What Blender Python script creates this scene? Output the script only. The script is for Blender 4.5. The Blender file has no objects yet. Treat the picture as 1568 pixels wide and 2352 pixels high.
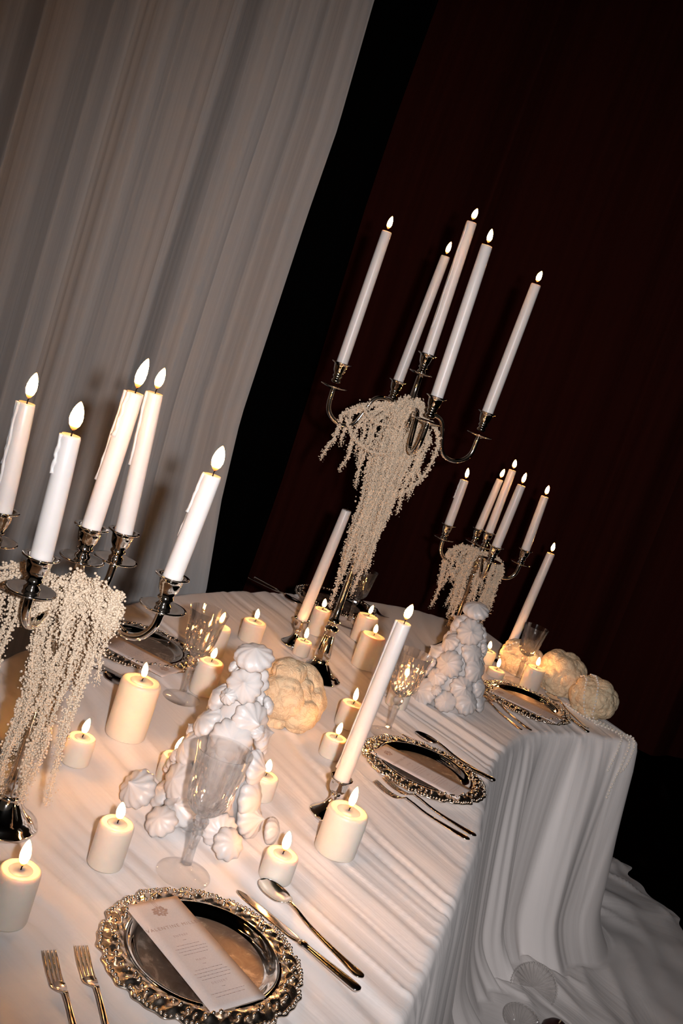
import bpy, math, random
import numpy as np
from mathutils import Vector, Matrix

random.seed(7)
rng = np.random.default_rng(11)
scene = bpy.context.scene
COL = scene.collection

# ------------------------------------------------------------------ camera
CAM = Vector((0.0, 0.0, 1.69))
PITCH, ROLL = math.radians(9.0), math.radians(19.0)
fw = Vector((0, math.cos(PITCH), -math.sin(PITCH)))
rt = Vector((1, 0, 0))
up = rt.cross(fw)
CX = rt * math.cos(ROLL) + up * math.sin(ROLL)
CY = up * math.cos(ROLL) - rt * math.sin(ROLL)
cd = bpy.data.cameras.new('camera')
cd.sensor_fit = 'VERTICAL'; cd.sensor_height = 36.0; cd.lens = 35.0
cd.clip_start = 0.05; cd.clip_end = 60
cam = bpy.data.objects.new('camera', cd); COL.objects.link(cam)
M = Matrix((CX, CY, -fw)).transposed().to_4x4(); M.translation = CAM
cam.matrix_world = M
scene.camera = cam

# ------------------------------------------------------------------ world, flash, exposure
world = bpy.data.worlds.new('world'); scene.world = world
world.use_nodes = True
world.node_tree.nodes['Background'].inputs['Color'].default_value = (1.0, 0.80, 0.62, 1)
world.node_tree.nodes['Background'].inputs['Strength'].default_value = 0.025
FLASH_W = 205.0
FLAME = 128.0
fl = bpy.data.lights.new('camera_flash', 'SPOT')
fl.energy = FLASH_W; fl.color = (1.0, 0.955, 0.965); fl.shadow_soft_size = 0.022
fl.spot_size = math.radians(80); fl.spot_blend = 1.0
flo = bpy.data.objects.new('camera_flash', fl); COL.objects.link(flo)
flo.location = CAM + CX * 0.115 + CY * 0.02
aim = Vector((0.33, 3.0, 1.30))
flo.rotation_euler = (aim - flo.location).to_track_quat('-Z', 'Y').to_euler()

vs = scene.view_settings
scene.display_settings.display_device = 'sRGB'
vs.view_transform = 'Standard'; vs.look = 'None'; vs.gamma = 1.0
vs.use_curve_mapping = False
vs.exposure = 0.0

# ------------------------------------------------------------------ materials
def srgb(r, g, b):
    f = lambda c: (c / 12.92 if c <= 0.04045 else ((c + 0.055) / 1.055) ** 2.4)
    return (f(r / 255), f(g / 255), f(b / 255), 1)

def newmat(name):
    m = bpy.data.materials.new(name); m.use_nodes = True
    return m, m.node_tree, m.node_tree.nodes['Principled BSDF']

def nd(nt, kind, **kw):
    n = nt.nodes.new(kind)
    for k, v in kw.items(): setattr(n, k, v)
    return n

def bump(nt, p, height, strength=0.3, dist=0.002):
    b = nd(nt, 'ShaderNodeBump')
    b.inputs['Strength'].default_value = strength; b.inputs['Distance'].default_value = dist
    nt.links.new(height, b.inputs['Height']); nt.links.new(b.outputs[0], p.inputs['Normal'])
    return b

def noise(nt, vec, scale, detail=4, rough=0.55, dist=0.0):
    n = nd(nt, 'ShaderNodeTexNoise')
    n.inputs['Scale'].default_value = scale; n.inputs['Detail'].default_value = detail
    n.inputs['Roughness'].default_value = rough; n.inputs['Distortion'].default_value = dist
    if vec is not None: nt.links.new(vec, n.inputs['Vector'])
    return n

def ramp(nt, fac, stops):
    r = nd(nt, 'ShaderNodeValToRGB')
    e = r.color_ramp.elements
    e[0].position, e[0].color = stops[0]; e[1].position, e[1].color = stops[-1]
    for pos, c in stops[1:-1]:
        x = e.new(pos); x.color = c
    nt.links.new(fac, r.inputs[0])
    return r

def coords(nt, which='Object'):
    return nd(nt, 'ShaderNodeTexCoord').outputs[which]

def mapping(nt, vec, scale):
    m = nd(nt, 'ShaderNodeMapping'); m.inputs['Scale'].default_value = scale
    nt.links.new(vec, m.inputs['Vector']); return m.outputs[0]

def mat_cloth():
    m, nt, p = newmat('white_draped_cloth')
    p.inputs['Base Color'].default_value = (0.88, 0.835, 0.81, 1)
    p.inputs['Roughness'].default_value = 0.62
    p.inputs['Specular IOR Level'].default_value = 0.28
    p.inputs['Sheen Weight'].default_value = 0.12
    uv = coords(nt, 'UV')
    n1 = noise(nt, mapping(nt, uv, (22, 1.6, 1)), 1.0, 3, 0.5, 0.5)
    n2 = noise(nt, mapping(nt, uv, (60, 3.0, 1)), 1.0, 2, 0.5, 0.5)
    a = nd(nt, 'ShaderNodeMath', operation='MULTIPLY_ADD')
    a.inputs[1].default_value = 0.33
    nt.links.new(n2.outputs[0], a.inputs[0]); nt.links.new(n1.outputs[0], a.inputs[2])
    bump(nt, p, a.outputs[0], 0.26, 0.007)
    return m

def mat_curtain():
    m, nt, p = newmat('sheer_white_curtain_cloth')
    uv = coords(nt, 'UV')
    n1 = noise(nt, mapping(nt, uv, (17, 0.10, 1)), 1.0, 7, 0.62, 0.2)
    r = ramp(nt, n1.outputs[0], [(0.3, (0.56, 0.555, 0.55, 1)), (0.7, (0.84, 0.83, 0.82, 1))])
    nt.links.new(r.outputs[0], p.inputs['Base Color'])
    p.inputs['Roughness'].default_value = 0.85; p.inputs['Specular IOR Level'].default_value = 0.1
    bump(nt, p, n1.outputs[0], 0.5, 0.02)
    t = nd(nt, 'ShaderNodeBsdfTranslucent'); nt.links.new(r.outputs[0], t.inputs[0])
    mx = nd(nt, 'ShaderNodeMixShader'); mx.inputs[0].default_value = 0.25
    nt.links.new(p.outputs[0], mx.inputs[1]); nt.links.new(t.outputs[0], mx.inputs[2])
    nt.links.new(mx.outputs[0], nt.nodes['Material Output'].inputs[0])
    return m

def mat_velvet(name, c):
    m, nt, p = newmat(name)
    n = noise(nt, mapping(nt, coords(nt, 'UV'), (30, 0.4, 1)), 1.0, 4)
    r = ramp(nt, n.outputs[0], [(0.3, (c[0] * .75, c[1] * .75, c[2] * .75, 1)), (0.7, (*c, 1))])
    nt.links.new(r.outputs[0], p.inputs['Base Color'])
    p.inputs['Roughness'].default_value = 0.9; p.inputs['Specular IOR Level'].default_value = 0.06
    bump(nt, p, n.outputs[0], 0.3, 0.01)
    return m

def mat_plain(name, c, rough=0.5, spec=0.5, bscale=0, bstr=0.2):
    m, nt, p = newmat(name)
    p.inputs['Roughness'].default_value = rough; p.inputs['Specular IOR Level'].default_value = spec
    n = noise(nt, coords(nt), bscale or 40, 4)
    r = ramp(nt, n.outputs[0], [(0.25, tuple(x * .9 for x in c[:3]) + (1,)), (0.75, tuple(c[:3]) + (1,))])
    nt.links.new(r.outputs[0], p.inputs['Base Color'])
    if bscale: bump(nt, p, n.outputs[0], bstr, 0.002)
    return m

def mat_wax(name, c, sss=0.6, rad=0.012):
    m, nt, p = newmat(name)
    p.subsurface_method = 'RANDOM_WALK' if hasattr(p, 'subsurface_method') else None
    n = noise(nt, coords(nt), 60, 4)
    r = ramp(nt, n.outputs[0], [(0.3, tuple(x * .96 for x in c) + (1,)), (0.7, tuple(c) + (1,))])
    nt.links.new(r.outputs[0], p.inputs['Base Color'])
    p.inputs['Roughness'].default_value = 0.38
    p.inputs['Subsurface Weight'].default_value = sss
    p.inputs['Subsurface Radius'].default_value = (1.0, 0.62, 0.32)
    p.inputs['Subsurface Scale'].default_value = rad
    bump(nt, p, n.outputs[0], 0.12, 0.002)
    return m

def mat_metal(name, c, rough=0.08, bscale=35, bstr=0.05, dirt=0.0):
    m, nt, p = newmat(name)
    p.inputs['Metallic'].default_value = 1.0
    p.inputs['Base Color'].default_value = (*c, 1)
    n = noise(nt, coords(nt), bscale, 5, 0.6)
    r = nd(nt, 'ShaderNodeMapRange'); r.inputs['To Min'].default_value = rough * .6
    r.inputs['To Max'].default_value = rough * 1.5 + dirt
    nt.links.new(n.outputs[0], r.inputs[0]); nt.links.new(r.outputs[0], p.inputs['Roughness'])
    bump(nt, p, n.outputs[0], bstr, 0.002)
    return m

def mat_engraved():
    m, nt, p = newmat('worn_engraved_silver')
    p.inputs['Metallic'].default_value = 1.0
    co = coords(nt)
    n = noise(nt, co, 26, 6, 0.7, 1.2)
    v = nd(nt, 'ShaderNodeTexVoronoi', feature='DISTANCE_TO_EDGE'); v.inputs['Scale'].default_value = 70
    nt.links.new(co, v.inputs['Vector'])
    r = ramp(nt, n.outputs[0], [(0.3, (0.30, 0.25, 0.21, 1)), (0.52, (0.42, 0.36, 0.31, 1)), (0.62, (0.72, 0.66, 0.60, 1))])
    nt.links.new(r.outputs[0], p.inputs['Base Color'])
    mr = nd(nt, 'ShaderNodeMapRange'); mr.inputs['To Min'].default_value = 0.36; mr.inputs['To Max'].default_value = 0.62
    nt.links.new(n.outputs[0], mr.inputs[0]); nt.links.new(mr.outputs[0], p.inputs['Roughness'])
    a = nd(nt, 'ShaderNodeMath', operation='ADD')
    nt.links.new(n.outputs[0], a.inputs[0]); nt.links.new(v.outputs[0], a.inputs[1])
    bump(nt, p, a.outputs[0], 0.12, 0.002)
    return m

def mat_glass(name, clear, edge, ior):
    m, nt, p = newmat(name)
    p.inputs['Base Color'].default_value = (1, 1, 1, 1)
    p.inputs['Roughness'].default_value = 0.015
    p.inputs['Transmission Weight'].default_value = 1.0
    p.inputs['IOR'].default_value = ior
    n = noise(nt, coords(nt), 55, 2)
    bump(nt, p, n.outputs[0], 0.06, 0.002)
    t = nd(nt, 'ShaderNodeBsdfTransparent'); t.inputs[0].default_value = (0.985, 0.98, 0.975, 1)
    g = nd(nt, 'ShaderNodeBsdfGlossy'); g.inputs['Roughness'].default_value = 0.07
    lw = nd(nt, 'ShaderNodeLayerWeight'); lw.inputs['Blend'].default_value = 0.5
    fr = ramp(nt, lw.outputs['Facing'], [(0.0, (0.04,) * 3 + (1,)), (0.6, (0.06,) * 3 + (1,)), (0.85, (0.16 * edge,) * 3 + (1,)), (1.0, (0.5 * edge,) * 3 + (1,))])
    mt = nd(nt, 'ShaderNodeMixShader')
    nt.links.new(fr.outputs[0], mt.inputs[0]); nt.links.new(t.outputs[0], mt.inputs[1]); nt.links.new(g.outputs[0], mt.inputs[2])
    mx = nd(nt, 'ShaderNodeMixShader'); mx.inputs[0].default_value = clear
    nt.links.new(p.outputs[0], mx.inputs[1]); nt.links.new(mt.outputs[0], mx.inputs[2])
    nt.links.new(mx.outputs[0], nt.nodes['Material Output'].inputs[0])
    return m

def mat_flame():
    m = bpy.data.materials.new('candle_flame_light'); m.use_nodes = True
    nt = m.node_tree; nt.nodes.clear()
    co = nd(nt, 'ShaderNodeTexCoord').outputs['Generated']
    s = nd(nt, 'ShaderNodeSeparateXYZ'); nt.links.new(co, s.inputs[0])
    c = ramp(nt, s.outputs[2], [(0.0, (1.0, 0.20, 0.03, 1)), (0.22, (1.0, 0.40, 0.10, 1)), (0.55, (1.0, 0.435, 0.145, 1)), (1.0, (1.0, 0.36, 0.08, 1))])
    k = ramp(nt, s.outputs[2], [(0.0, (0.004, 0.004, 0.004, 1)), (0.14, (0.03, 0.03, 0.03, 1)), (0.35, (1, 1, 1, 1)), (0.8, (1, 1, 1, 1)), (1.0, (0.06, 0.06, 0.06, 1))])
    mu = nd(nt, 'ShaderNodeMath', operation='MULTIPLY'); mu.inputs[1].default_value = FLAME
    nt.links.new(k.outputs[0], mu.inputs[0])
    e = nd(nt, 'ShaderNodeEmission'); nt.links.new(c.outputs[0], e.inputs[0]); nt.links.new(mu.outputs[0], e.inputs[1])
    o = nd(nt, 'ShaderNodeOutputMaterial'); nt.links.new(e.outputs[0], o.inputs[0])
    return m

def mat_cauliflower():
    m, nt, p = newmat('cream_wrinkled_curd')
    co = coords(nt)
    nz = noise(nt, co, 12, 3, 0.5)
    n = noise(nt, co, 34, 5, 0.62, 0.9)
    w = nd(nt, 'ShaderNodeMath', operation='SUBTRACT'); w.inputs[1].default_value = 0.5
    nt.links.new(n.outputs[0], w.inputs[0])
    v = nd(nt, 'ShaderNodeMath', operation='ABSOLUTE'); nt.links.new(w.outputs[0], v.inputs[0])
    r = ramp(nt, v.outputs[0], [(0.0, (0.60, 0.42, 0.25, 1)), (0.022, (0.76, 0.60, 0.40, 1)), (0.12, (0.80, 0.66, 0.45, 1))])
    nt.links.new(r.outputs[0], p.inputs['Base Color'])
    p.inputs['Roughness'].default_value = 0.75
    bump(nt, p, v.outputs[0], 0.9, 0.012)
    return m

MAT = dict(
    cloth=mat_cloth(), curtain=mat_curtain(),
    red=mat_velvet('dark_red_velvet', (0.039, 0.0068, 0.0045)),
    black=mat_velvet('black_velvet', (0.0012, 0.0010, 0.0010)),
    wall=mat_plain('black_painted_wall', (0.004, 0.0035, 0.0035), 0.9, 0.05),
    floor=mat_plain('black_floor', (0.006, 0.006, 0.006), 0.7, 0.1, 30),
    wax=mat_wax('white_taper_wax', (0.69, 0.655, 0.63), 0.45, 0.007),
    ivory=mat_wax('ivory_pillar_wax', (0.73, 0.665, 0.585), 0.85, 0.024),
    wick=mat_plain('charred_wick', (0.01, 0.008, 0.007), 0.9, 0.1),
    flame=mat_flame(),
    silver=mat_metal('polished_silver', (0.80, 0.76, 0.71), 0.07),
    steel=mat_metal('polished_cutlery_steel', (0.76, 0.69, 0.63), 0.13),
    tray=mat_metal('antique_silver_tray', (0.84, 0.73, 0.62), 0.24, 60, 0.10),
    engraved=mat_engraved(), glass=mat_glass('cut_crystal_glass', 0.58, 1.0, 1.45), shell_glass=mat_glass('ribbed_shell_glass', 0.72, 1.5, 1.35), foot_glass=mat_glass('clear_foot_glass', 0.97, 1.3, 1.3),
    meringue=mat_wax('white_meringue', (0.64, 0.615, 0.60), 0.08, 0.003),
    curd=mat_cauliflower(),
    amaranth=mat_plain('bleached_amaranth', (0.74, 0.61, 0.465), 0.8, 0.2, 260, 0.9),
    stalk=mat_plain('dried_stalk', (0.50, 0.38, 0.24), 0.8, 0.2, 200),
    paper=mat_plain('blush_card_paper', (0.70, 0.62, 0.585), 0.6, 0.3, 500, 0.05),
    ink=mat_plain('rose_print_ink', (0.50, 0.37, 0.335), 0.6, 0.2),
    gold=mat_plain('copper_print_ink', (0.45, 0.30, 0.23), 0.5, 0.3),
    pearl=mat_wax('pearl_bead', (0.80, 0.74, 0.66), 0.2, 0.002),
    darkred=mat_plain('dark_red_skin', (0.030, 0.004, 0.003), 0.5, 0.3, 20),
)
MAT['pearl'].node_tree.nodes['Principled BSDF'].inputs['Roughness'].default_value = 0.18

# ------------------------------------------------------------------ mesh helpers
class MB:
    """collects shapes into one mesh"""
    def __init__(s): s.v = []; s.f = []; s.n = 0
    def add(s, v, f):
        v = np.asarray(v, float); s.v.append(v)
        s.f.extend([tuple(i + s.n for i in q) for q in f]); s.n += len(v)
        return s
    def mesh(s, name, mat, smooth=True):
        me = bpy.data.meshes.new(name)
        me.from_pydata(np.concatenate(s.v).tolist(), [], s.f)
        if smooth: me.polygons.foreach_set('use_smooth', [True] * len(me.polygons))
        me.materials.append(mat); me.update()
        return me

def link(name, me, parent=None, loc=None):
    o = bpy.data.objects.new(name, me); COL.objects.link(o)
    if parent is not None: o.parent = parent
    if loc is not None: o.location = loc
    return o

def part(name, shape, mat, parent=None, smooth=True, loc=None):
    mb = shape if isinstance(shape, MB) else MB().add(*shape)
    return link(name, mb.mesh(name, mat, smooth), parent, loc)

def tag(o, label, cat, group=None, kind=None):
    o['label'] = label; o['category'] = cat
    if group: o['group'] = group
    if kind: o['kind'] = kind
    return o

def thing(name, label, cat, loc=(0, 0, 0), rz=0.0, group=None):
    o = bpy.data.objects.new(name, None); COL.objects.link(o)
    o.empty_display_size = 0.03
    o.location = loc; o.rotation_euler = (0, 0, rz)
    return tag(o, label, cat, group)

def structure(o): o['kind'] = 'structure'; return o

def grid_faces(nu, nv, wrap_u=False, base=0):
    """nu columns (fast axis), nv rows"""
    f = []
    for j in range(nv - 1):
        for i in range(nu if wrap_u else nu - 1):
            i2 = (i + 1) % nu
            f.append((base + j * nu + i, base + j * nu + i2, base + (j + 1) * nu + i2, base + (j + 1) * nu + i))
    return f

def lathe(prof, n=32, ripple=None, caps=True):
    """prof: list of (r, z) bottom to top"""
    th = np.arange(n) * 2 * math.pi / n
    V = []
    for r, z in prof:
        rr = np.full(n, r)
        if ripple is not None: rr = rr * ripple(th, z)
        V.append(np.stack([rr * np.cos(th), rr * np.sin(th), np.full(n, z)], 1))
    f = grid_faces(n, len(prof), True)
    v = np.concatenate(V)
    if caps:
        if prof[0][0] > 1e-6: f.append(tuple(range(n - 1, -1, -1)))
        if prof[-1][0] > 1e-6: f.append(tuple((len(prof) - 1) * n + i for i in range(n)))
    return v, f

def catmull(pts, n):
    P = np.asarray(pts, float)
    d = np.r_[0, np.cumsum(np.linalg.norm(np.diff(P, axis=0), axis=1) ** 0.5 + 1e-9)]
    t = np.linspace(0, d[-1], n); out = np.zeros((n, P.shape[1]))
    # tangents for non uniform cubic hermite
    m = np.zeros_like(P)
    for i in range(len(P)):
        if i == 0: m[i] = (P[1] - P[0]) / (d[1] - d[0])
        elif i == len(P) - 1: m[i] = (P[-1] - P[-2]) / (d[-1] - d[-2])
        else: m[i] = (P[i + 1] - P[i - 1]) / (d[i + 1] - d[i - 1])
    k = np.clip(np.searchsorted(d, t, side='right') - 1, 0, len(P) - 2)
    h = (d[k + 1] - d[k]); s = ((t - d[k]) / h)[:, None]; h = h[:, None]
    out = ((2 * s ** 3 - 3 * s ** 2 + 1) * P[k] + (s ** 3 - 2 * s ** 2 + s) * h * m[k]
           + (-2 * s ** 3 + 3 * s ** 2) * P[k + 1] + (s ** 3 - s ** 2) * h * m[k + 1])
    return out

def resample(P, n):
    d = np.r_[0, np.cumsum(np.linalg.norm(np.diff(P[:, :3], axis=0), axis=1))]
    t = np.linspace(0, d[-1], n)
    return np.stack([np.interp(t, d, P[:, k]) for k in range(P.shape[1])], 1)

def tube(path, rad, n=10, caps=True):
    P = np.asarray(path, float); m = len(P)
    R = np.full(m, rad) if np.isscalar(rad) else np.asarray(rad, float)
    T = np.gradient(P, axis=0); T /= np.linalg.norm(T, axis=1)[:, None] + 1e-12
    a = np.array([0, 0, 1.0]) if abs(T[0][2]) < 0.9 else np.array([1.0, 0, 0])
    nv = np.cross(T[0], a); nv /= np.linalg.norm(nv)
    th = np.arange(n) * 2 * math.pi / n
    V = []
    for i in range(m):
        nv = nv - T[i] * nv.dot(T[i]); nv /= np.linalg.norm(nv) + 1e-12
        b = np.cross(T[i], nv)
        V.append(P[i] + R[i] * (np.cos(th)[:, None] * nv + np.sin(th)[:, None] * b))
    f = grid_faces(n, m, True)
    if caps:
        f.append(tuple(range(n - 1, -1, -1))); f.append(tuple((m - 1) * n + i for i in range(n)))
    return np.concatenate(V), f

def box(cx, cy, cz, sx, sy, sz):
    v = [(cx + a * sx / 2, cy + b * sy / 2, cz + c * sz / 2) for a in (-1, 1) for b in (-1, 1) for c in (-1, 1)]
    f = [(0, 1, 3, 2), (4, 6, 7, 5), (0, 4, 5, 1), (2, 3, 7, 6), (0, 2, 6, 4), (1, 5, 7, 3)]
    return v, f

PHI = (1 + 5 ** .5) / 2
ICO_V = np.array([(-1, PHI, 0), (1, PHI, 0), (-1, -PHI, 0), (1, -PHI, 0), (0, -1, PHI), (0, 1, PHI), (0, -1, -PHI), (0, 1, -PHI),
                  (PHI, 0, -1), (PHI, 0, 1), (-PHI, 0, -1), (-PHI, 0, 1)], float); ICO_V /= np.linalg.norm(ICO_V[0])
ICO_F = [(0, 11, 5), (0, 5, 1), (0, 1, 7), (0, 7, 10), (0, 10, 11), (1, 5, 9), (5, 11, 4), (11, 10, 2), (10, 7, 6), (7, 1, 8),
         (3, 9, 4), (3, 4, 2), (3, 2, 6), (3, 6, 8), (3, 8, 9), (4, 9, 5), (2, 4, 11), (6, 2, 10), (8, 6, 7), (9, 8, 1)]
def icosphere(sub):
    v = [tuple(p) for p in ICO_V]; f = list(ICO_F)
    for _ in range(sub):
        cache = {}; nf = []
        def mid(a, b):
            k = (min(a, b), max(a, b))
            if k not in cache:
                p = np.array(v[a]) + np.array(v[b]); p /= np.linalg.norm(p)
                v.append(tuple(p)); cache[k] = len(v) - 1
            return cache[k]
        for a, b, c in f:
            x, y, z = mid(a, b), mid(b, c), mid(c, a)
            nf += [(a, x, z), (b, y, x), (c, z, y), (x, y, z)]
        f = nf
    return np.array(v), f
ICO1 = icosphere(1)

def blobs(P, R, base=(ICO_V, ICO_F)):
    """many small balls in one mesh"""
    bv, bf = base; n = len(P); k = len(bv)
    V = (P[:, None, :] + R[:, None, None] * bv[None]).reshape(-1, 3)
    F = (np.arange(n)[:, None, None] * k + np.array(bf)[None]).reshape(-1, 3)
    return V, [tuple(q) for q in F.tolist()]

# vectorised value noise
TAB = rng.random(4096)
TAB2 = rng.random((256, 256))
def n1(x):
    x = np.asarray(x, float) + 1000.37; i = np.floor(x).astype(int); f = x - i; f = f * f * (3 - 2 * f)
    return TAB[i % 4096] * (1 - f) + TAB[(i + 1) % 4096] * f
def n2(x, y):
    x = np.asarray(x, float) + 333.3; y = np.asarray(y, float) + 777.7
    i = np.floor(x).astype(int); j = np.floor(y).astype(int); f = x - i; g = y - j
    f = f * f * (3 - 2 * f); g = g * g * (3 - 2 * g)
    a = TAB2[i % 256, j % 256]; b = TAB2[(i + 1) % 256, j % 256]; c = TAB2[i % 256, (j + 1) % 256]; d = TAB2[(i + 1) % 256, (j + 1) % 256]
    return (a * (1 - f) + b * f) * (1 - g) + (c * (1 - f) + d * f) * g
def ridge(v): return 1 - np.abs(2 * v - 1)

# ------------------------------------------------------------------ room shell
TZ = 0.75      # table height
structure(part('floor', box(0, 2.0, -0.05, 12, 10, 0.1), MAT['floor']))
structure(part('wall_back', box(0, 6.3, 2.6, 12, 0.1, 5.2), MAT['wall']))
structure(part('wall_left', box(-5.6, 2.0, 2.6, 0.1, 8.6, 5.2), MAT['wall']))
structure(part('wall_right', box(5.9, 2.0, 2.6, 0.1, 8.6, 5.2), MAT['wall']))
structure(part('ceiling', box(0, 2.0, 5.25, 12, 10, 0.1), MAT['wall']))

def hanging(name, label, cat, xa, xb, y0, z0, z1, mat, freq, amp, nx, nz, group, seed, path=None, hem=0.0):
    """a gathered curtain; xa(z), xb(z) give its two side edges"""
    zz = np.r_[np.linspace(z0, z0 + .3, 10)[:-1], np.linspace(z0 + .3, z1, nz)]; nz = len(zz); q = np.linspace(0, 1, nx)
    L = abs(xb(1.2) - xa(1.2)) if path is None else float(np.sum(np.linalg.norm(np.diff(path, axis=0), axis=1)))
    V = []; UV = []
    for z in zz:
        a, b = xa(z), xb(z)
        x = a + (b - a) * q
        s = q * L + seed
        w = s + 0.05 * n1(s * 1.3 + seed) + 0.015 * (n2(s * 3, z * 0.8) - .5)
        y = amp * (ridge(n1(w * freq)) * 1.5 + 0.45 * np.sin(w * freq * 4.1 + 2 * n1(w * 2)) + 0.3 * n1(w * freq * 4.5)
                   + 0.25 * n2(w * freq * .7, z * .6)) * (0.8 + 0.2 * (z1 - z) / (z1 - z0))
        if path is not None:
            dd = np.r_[0, np.cumsum(np.linalg.norm(np.diff(path, axis=0), axis=1))]
            sx = (1 - q) * dd[-1]; x = np.interp(sx, dd, path[:, 0]); yy = np.interp(sx, dd, path[:, 1])
            tg = np.gradient(np.stack([x, yy], 1), axis=0); tg /= np.linalg.norm(tg, axis=1)[:, None]
            lift = hem * max(0, (.3 - z) / .3) ** 1.7
            x = x + tg[:, 1] * (y + lift); yb = yy - tg[:, 0] * (y + lift)
        else: yb = y0 - y - hem * max(0, (.3 - z) / .3) ** 1.7
        V.append(np.stack([x, yb, np.full(nx, z)], 1)); UV.append(np.stack([s, np.full(nx, z)], 1))
    mb = MB().add(np.concatenate(V), grid_faces(nx, nz))
    o = part(name, mb, mat)
    uvl = o.data.uv_layers.new(name='uv'); UVs = np.concatenate(UV)
    idx = np.zeros(len(o.data.loops), int); o.data.loops.foreach_get('vertex_index', idx)
    uvl.data.foreach_set('uv', UVs[idx].astype(np.float32).ravel())
    return tag(o, label, cat, group)

edge_z = [0.0, 0.47, 0.88, 1.25, 1.765, 2.145, 2.52, 3.05, 4.2, 5.1]
edge_x = [-0.44, -0.455, -0.515, -0.545, -0.543, -0.541, -0.532, -0.551, -0.56, -0.57]
seam = lambda z: -1.135
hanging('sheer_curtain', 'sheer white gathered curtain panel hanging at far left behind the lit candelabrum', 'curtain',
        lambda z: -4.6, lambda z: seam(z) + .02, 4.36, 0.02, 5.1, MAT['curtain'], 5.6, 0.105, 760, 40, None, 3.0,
        catmull([(-1.115, 4.36), (-1.5, 4.22), (-2.0, 3.86), (-2.5, 3.1), (-2.75, 2.0), (-2.8, .6)], 80), .34)  # unseen stretch towards the camera is added to brighten the silver's reflections
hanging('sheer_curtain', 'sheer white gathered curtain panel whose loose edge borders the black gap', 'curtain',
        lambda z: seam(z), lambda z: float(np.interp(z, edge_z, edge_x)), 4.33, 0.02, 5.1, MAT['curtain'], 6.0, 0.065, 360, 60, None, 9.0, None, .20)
hanging('velvet_drape', 'black velvet drape in the dark gap beside the white curtain', 'curtain',
        lambda z: -1.6, lambda z: 0.22, 5.95, 0.02, 5.1, MAT['black'], 4.0, 0.05, 200, 10, None, 21.0)
hanging('velvet_drape', 'dark red velvet drape hanging behind the tall candelabrum', 'curtain',
        lambda z: -0.405 + .02 * math.sin(z * 1.8), lambda z: 1.75, 5.75, 0.02, 5.1, MAT['red'], 3.6, 0.075, 260, 10, None, 33.0)
hanging('velvet_drape', 'dark red velvet drape in shadow at the right edge', 'curtain',
        lambda z: 1.72, lambda z: 4.8, 5.85, 0.02, 5.1, MAT['red'], 3.2, 0.08, 300, 10, None, 47.0)

# ------------------------------------------------------------------ tablecloth over the curved table
I_PTS = [(.16, .58), (.25, 1.0), (.335, 1.35), (.43, 1.7), (.52, 2.05), (.575, 2.35), (.625, 2.62), (.71, 2.86), (.79, 3.0), (.9, 3.11), (1.06, 3.22), (1.235, 3.312)]
O_PTS = [(-.98, .80), (-.86, 1.3), (-.75, 1.8), (-.64, 2.25), (-.575, 2.65), (-.50, 3.02), (-.34, 3.36), (-.13, 3.66), (.07, 3.88), (.25, 4.01), (.45, 4.13), (.62, 4.17), (.75, 4.17)]

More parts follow.
